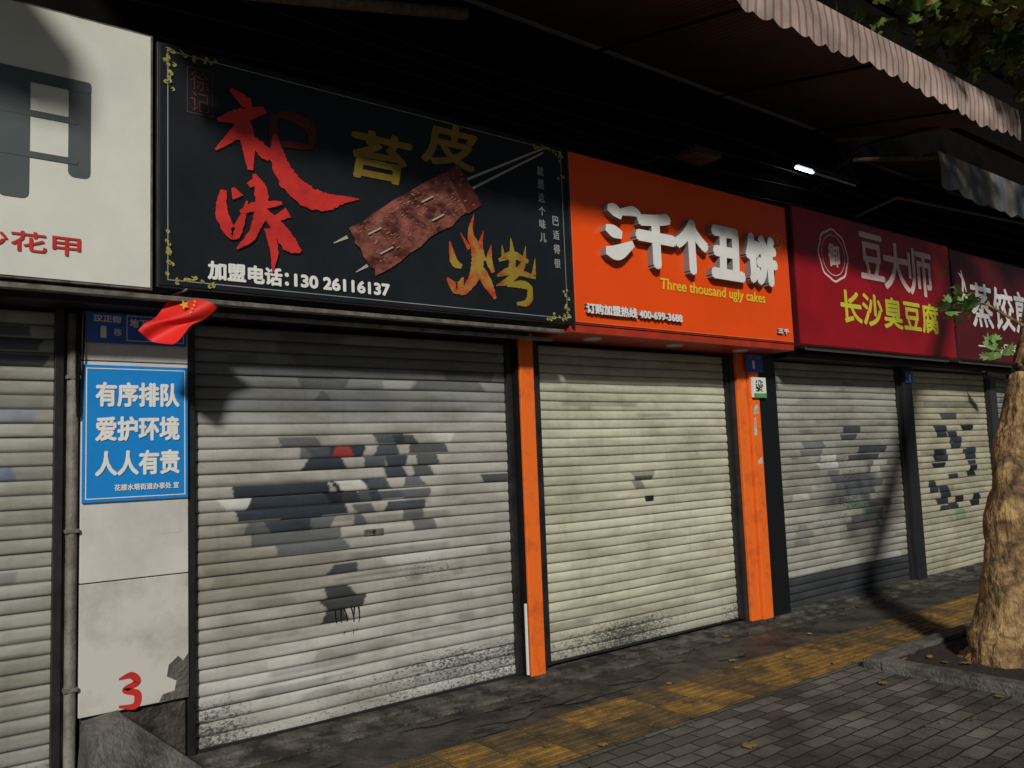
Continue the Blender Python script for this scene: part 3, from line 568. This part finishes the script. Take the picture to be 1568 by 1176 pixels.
um=stripe_mat('awning_cloth',(.10,.042,.032),(.045,.02,.017),.05,.45)
vm2=stripe_mat('valance_pale',(.22,.20,.17),(.13,.15,.19),.6,.4)
def awning(name,x0,x1,yb,zb,yf,zf,vh,vmat,scal=.2):
    a=empty(name); nx=max(8,int((x1-x0)/.02)); xs=np.linspace(x0,x1,nx); V=[];Fc=[]; ny=8
    for x in xs:
        sag=.03*math.sin((x-x0)*4.1)
        for j in range(ny+1):
            t=j/ny; V.append((x,yb+(yf-yb)*t,zb+(zf-zb)*t-(.07+sag)*math.sin(math.pi*t)))
    for i in range(nx-1):
        for j in range(ny): q=i*(ny+1)+j;Fc.append((q,q+1,q+ny+2,q+ny+1))
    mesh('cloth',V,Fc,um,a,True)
    V=[];Fc=[]
    for x in xs:
        dr=.022*math.sin(x*2.3)+.010*math.sin(x*7)
        ww=.012*math.sin(x*6)+.006*math.sin(x*19)
        zb_=zf-vh+dr-.04*abs(math.sin(math.pi*x/scal))
        V+=[(x,yf-.005,zf+.015),(x,yf-.02+ww*.5,zf-vh*.5),(x,yf-.01+ww,zb_)]
    for i in range(nx-1): 
        for j in range(2): q=i*3+j;Fc.append((q,q+1,q+4,q+3))
    mesh('valance',V,Fc,vmat,a,True)
    tube('front_bar',[(x0,yf+.02,zf-.02),(x1,yf+.02,zf-.02)],[.022]*2,M['rust'],a,8)
    tube('end_bar',[(x1-.02,yb,zb-.05),(x1-.02,yf,zf-.06)],[.028]*2,M['rust'],a,8)
    tube('end_bar_l',[(x0+.02,yb,zb-.05),(x0+.02,yf,zf-.06)],[.028]*2,M['rust'],a,8)
    k=x0+1.2
    while k<x1-.5:
        tube('rafter',[(k,yb,zb-.1),(k,yf,zf-.1)],[.012]*2,M['wall'],a,6); k+=1.6
    return a
awning('awning',.30,8.55,.0,5.12,-1.85,4.72,.27,vm)
awning('awning',-5,-.30,.0,5.12,-1.85,4.72,.27,vm)
a=awning('awning',8.85,15,.0,4.95,-.95,4.68,.38,vm2,.4)
tube('arm',[(8.6,-.1,4.15),(8.8,-.5,4.3),(12,-.9,4.3)],[.02]*3,M['rust'],a,8)
b=empty('hanging_tube'); tube('tube',[(.95,-.95,3.90),(1.8,-.95,4.09),(2.75,-.95,4.31)],[.035]*3,M['rust'],b,10)
tube('hanger',[(1.2,-.95,3.95),(1.2,-.95,4.85)],[.004]*2,M['frame'],b,6); tube('hanger_b',[(2.6,-.95,4.27),(2.6,-.95,4.85)],[.004]*2,M['frame'],b,6)
b=empty('awning_brace'); tube('brace',[(7.9,-.02,4.35),(8.15,-.5,4.75),(8.4,-1.2,4.78)],[.02]*3,M['frame'],b,8)
b=empty('fluorescent_lamp'); box('housing',7.25,8.4,-.30,-.22,4.44,4.48,M['frame'],b,.004); tube('tube',[(7.27,-.26,4.425),(7.55,-.26,4.428)],[.014]*2,M['tubeM'],b,10); tube('tube_dim',[(7.58,-.26,4.428),(8.38,-.26,4.432)],[.013]*2,M['white'],b,10)
for x in (5.15,):
    b=empty('flood_lamp'); box('head',x-.18,x+.16,-.85,-.62,3.95,4.0,M['frame'],b,.01); tube('arm',[(x,-.1,4.1),(x,-.6,4.06),(x,-.7,3.99)],[.012]*3,M['frame'],b,8); box('glass',x-.16,x+.14,-.84,-.64,3.94,3.95,M['frame'],b,0)
b=empty('overhead_cable')
for k in range(5):
    z=4.0+.13*k; tube('cable',[(x,-.05-.03*k,z-.05*math.sin((x)*1.1+k)) for x in np.linspace(-2,14,30)],[.008]*30,M['frame'],b,5)
b=empty('security_camera'); tube('body',[(11.0,-.35,2.42),(11.15,-.5,2.36)],[.045]*2,M['frame'],b,12); tube('bracket',[(11.0,-.05,2.5),(11.0,-.35,2.45)],[.012]*2,M['frame'],b,8)

# ---------------------------------------------------------------- tree
bark=bpy.data.materials.new('bark');bark.use_nodes=True;nt=bark.node_tree;N=nt.nodes;L=nt.links;bs=N['Principled BSDF'];bs.inputs['Roughness'].default_value=.85
tc=N.new('ShaderNodeTexCoord');vo=N.new('ShaderNodeTexNoise');vo.inputs['Scale'].default_value=6;vo.inputs['Detail'].default_value=8;vo.inputs['Roughness'].default_value=.75;vo.inputs['Distortion'].default_value=.6
L.new(tc.outputs['Object'],vo.inputs[0]);cr=N.new('ShaderNodeValToRGB');e=cr.color_ramp.elements;e[0].position=.36;e[0].color=(.035,.022,.013,1);e[1].position=.64;e[1].color=(.46,.31,.14,1)
x=e.new(.49);x.color=(.19,.115,.05,1);L.new(vo.outputs['Fac'],cr.inputs[0]);L.new(cr.outputs[0],bs.inputs['Base Color'])
mp=N.new('ShaderNodeMapping');mp.inputs['Scale'].default_value=(1,1,.35);L.new(tc.outputs['Object'],mp.inputs[0]);n2=N.new('ShaderNodeTexNoise');n2.inputs['Scale'].default_value=18;n2.inputs['Detail'].default_value=6;L.new(mp.outputs[0],n2.inputs[0])
bp=N.new('ShaderNodeBump');bp.inputs['Strength'].default_value=1;bp.inputs['Distance'].default_value=.06;L.new(n2.outputs['Fac'],bp.inputs['Height']);L.new(bp.outputs[0],bs.inputs['Normal'])
tr=empty('plane_tree')
tp=catmull([(6.36,-2.2,-.05,.32),(6.37,-2.22,.15,.24),(6.42,-2.26,.6,.18),(6.47,-2.3,1.1,.16),(6.66,-2.34,1.65,.155),(6.90,-2.38,2.2,.14),(7.5,-2.42,3.2,.13),(8.3,-2.4,4.4,.11),(9.0,-2.4,5.6,.07)],8)
tube('trunk',[q[:3] for q in tp],[q[3]*(1+.05*math.sin(i*.9)) for i,q in enumerate(tp)],bark,tr,26,.11)
for e_ in (((7.6,-2.42,3.4),(7.9,-2.7,4.6),(7.6,-3.0,5.8)),((8.2,-2.4,4.3),(8.8,-2.1,4.9),(9.6,-1.9,5.8)),((8.3,-2.4,4.5),(8.2,-3.0,5.3),(8.0,-3.3,6.2)),((8.6,-2.4,5.0),(7.6,-2.1,5.5),(6.6,-2.0,5.6))):
    tube('limb',e_,[.06,.04,.015],bark,tr,10)
lm=mat('leaf',(.07,.12,.02),.5,c2=(.14,.11,.02),vs=1.5,lo=.45,hi=.6)
def leaves(name,centres,m,parent,s0=.05,s1=.085):
    V=[];Fc=[]
    shape=[(0,-1),(.55,-.75),(.95,-.15),(.5,.05),(.75,.7),(.25,.45),(0,1.15),(-.25,.45),(-.75,.7),(-.5,.05),(-.95,-.15),(-.55,-.75)]
    for c in centres:
        s_=random.uniform(s0,s1); q=Matrix.Rotation(random.uniform(0,6.28),3,'Z')@Matrix.Rotation(random.gauss(.5,.6),3,'X')@Matrix.Rotation(random.gauss(0,.5),3,'Y')
        b=len(V); fold=random.uniform(.1,.4)
        V.append(tuple(Vector(c)))
        for (x,y) in shape: V.append(tuple(Vector(c)+q@Vector((x*s_,y*s_,-abs(x)*s_*fold))))
        for k in range(12): Fc.append((b,b+1+k,b+1+(k+1)%12))
    return mesh(name,V,Fc,m,parent)
cs=[]
for k in range(70):
    cx=random.uniform(6.3,10.5);cy=random.uniform(-3.4,-2.05);cz=random.uniform(5.2,7.2)
    for j in range(22): cs.append((random.gauss(cx,.18),min(-1.98,random.gauss(cy,.16)),max(5.05,random.gauss(cz,.13))))
for k in range(60):
    cx=random.uniform(6.0,9.2);cy=random.uniform(-2.35,-1.3);cz=5.10+random.uniform(0,.9)
    for j in range(18): cs.append((random.gauss(cx,.16),random.gauss(cy,.1),max(5.0,random.gauss(cz,.1))))
leaves('foliage',cs,lm,tr,.05,.09)
tw=[(6.80,-2.36,2.45),(6.62,-2.2,2.62),(6.42,-2.08,2.66),(6.30,-2.0,2.60)]
tube('twig',tw,[.012,.009,.006,.003],bark,tr,6)
cs=[(random.gauss(6.34,.10),random.gauss(-2.12,.05),random.gauss(2.64,.08)) for _ in range(38)]+[(random.gauss(6.66,.07),random.gauss(-2.2,.04),random.gauss(2.30,.055)) for _ in range(14)]
leaves('twig_leaves',cs,mat('leaf_fresh',(.18,.30,.10),.45,c2=(.07,.13,.03),vs=6,lo=.45,hi=.65),tr,.035,.065)
tpit=empty('tree_pit')
x0,x1,y0,y1=5.62,7.3,-3.2,-1.55
box('kerb_front',x0,x1,y1-.13,y1,-.1,.075,M['kerb'],tpit,.012); box('kerb_left',x0,x0+.13,y0,y1-.135,-.1,.075,M['kerb'],tpit,.012)
box('kerb_right',x1-.13,x1,y0,y1-.135,-.1,.075,M['kerb'],tpit,.012); box('kerb_back',x0+.135,x1-.135,y0,y0+.13,-.1,.075,M['kerb'],tpit,.012)
V=[];Fc=[];n=24
for i in range(n+1):
    for j in range(n+1):
        V.append((x0+.12+(x1-x0-.24)*i/n,y0+.12+(y1-y0-.24)*j/n,.035+random.uniform(0,.02)))
for i in range(n):
    for j in range(n): a=i*(n+1)+j;Fc.append((a,a+n+1,a+n+2,a+1))
mesh('soil',V,Fc,M['soil'],tpit,True)
cs=[(random.uniform(2,9),random.uniform(-3.2,-.1),.02) for _ in range(38)]+[(random.uniform(5.8,7),random.uniform(-2.9,-1.7),.04) for _ in range(14)]
o=leaves('fallen_leaves',cs,M['leafd'],None,.02,.045)
for v in o.data.vertices: v.co.z=(.06 if (5.7<v.co.x<7.2 and -3.1<v.co.y<-1.65) else .02)+(v.co.z-.03)*.25+.006
cs=[(random.uniform(1.4,9),random.gauss(-.36,.04),.02) for _ in range(160)]+[(random.uniform(1.4,9),random.uniform(-3.,-.2),.02) for _ in range(160)]
o=leaves('litter',cs,mat('litter_grit',(.16,.13,.09),.8,c2=(.05,.035,.02),vs=20),None,.003,.012)
for v in o.data.vertices: v.co.z=.016+(v.co.z-.02)*.4+.004
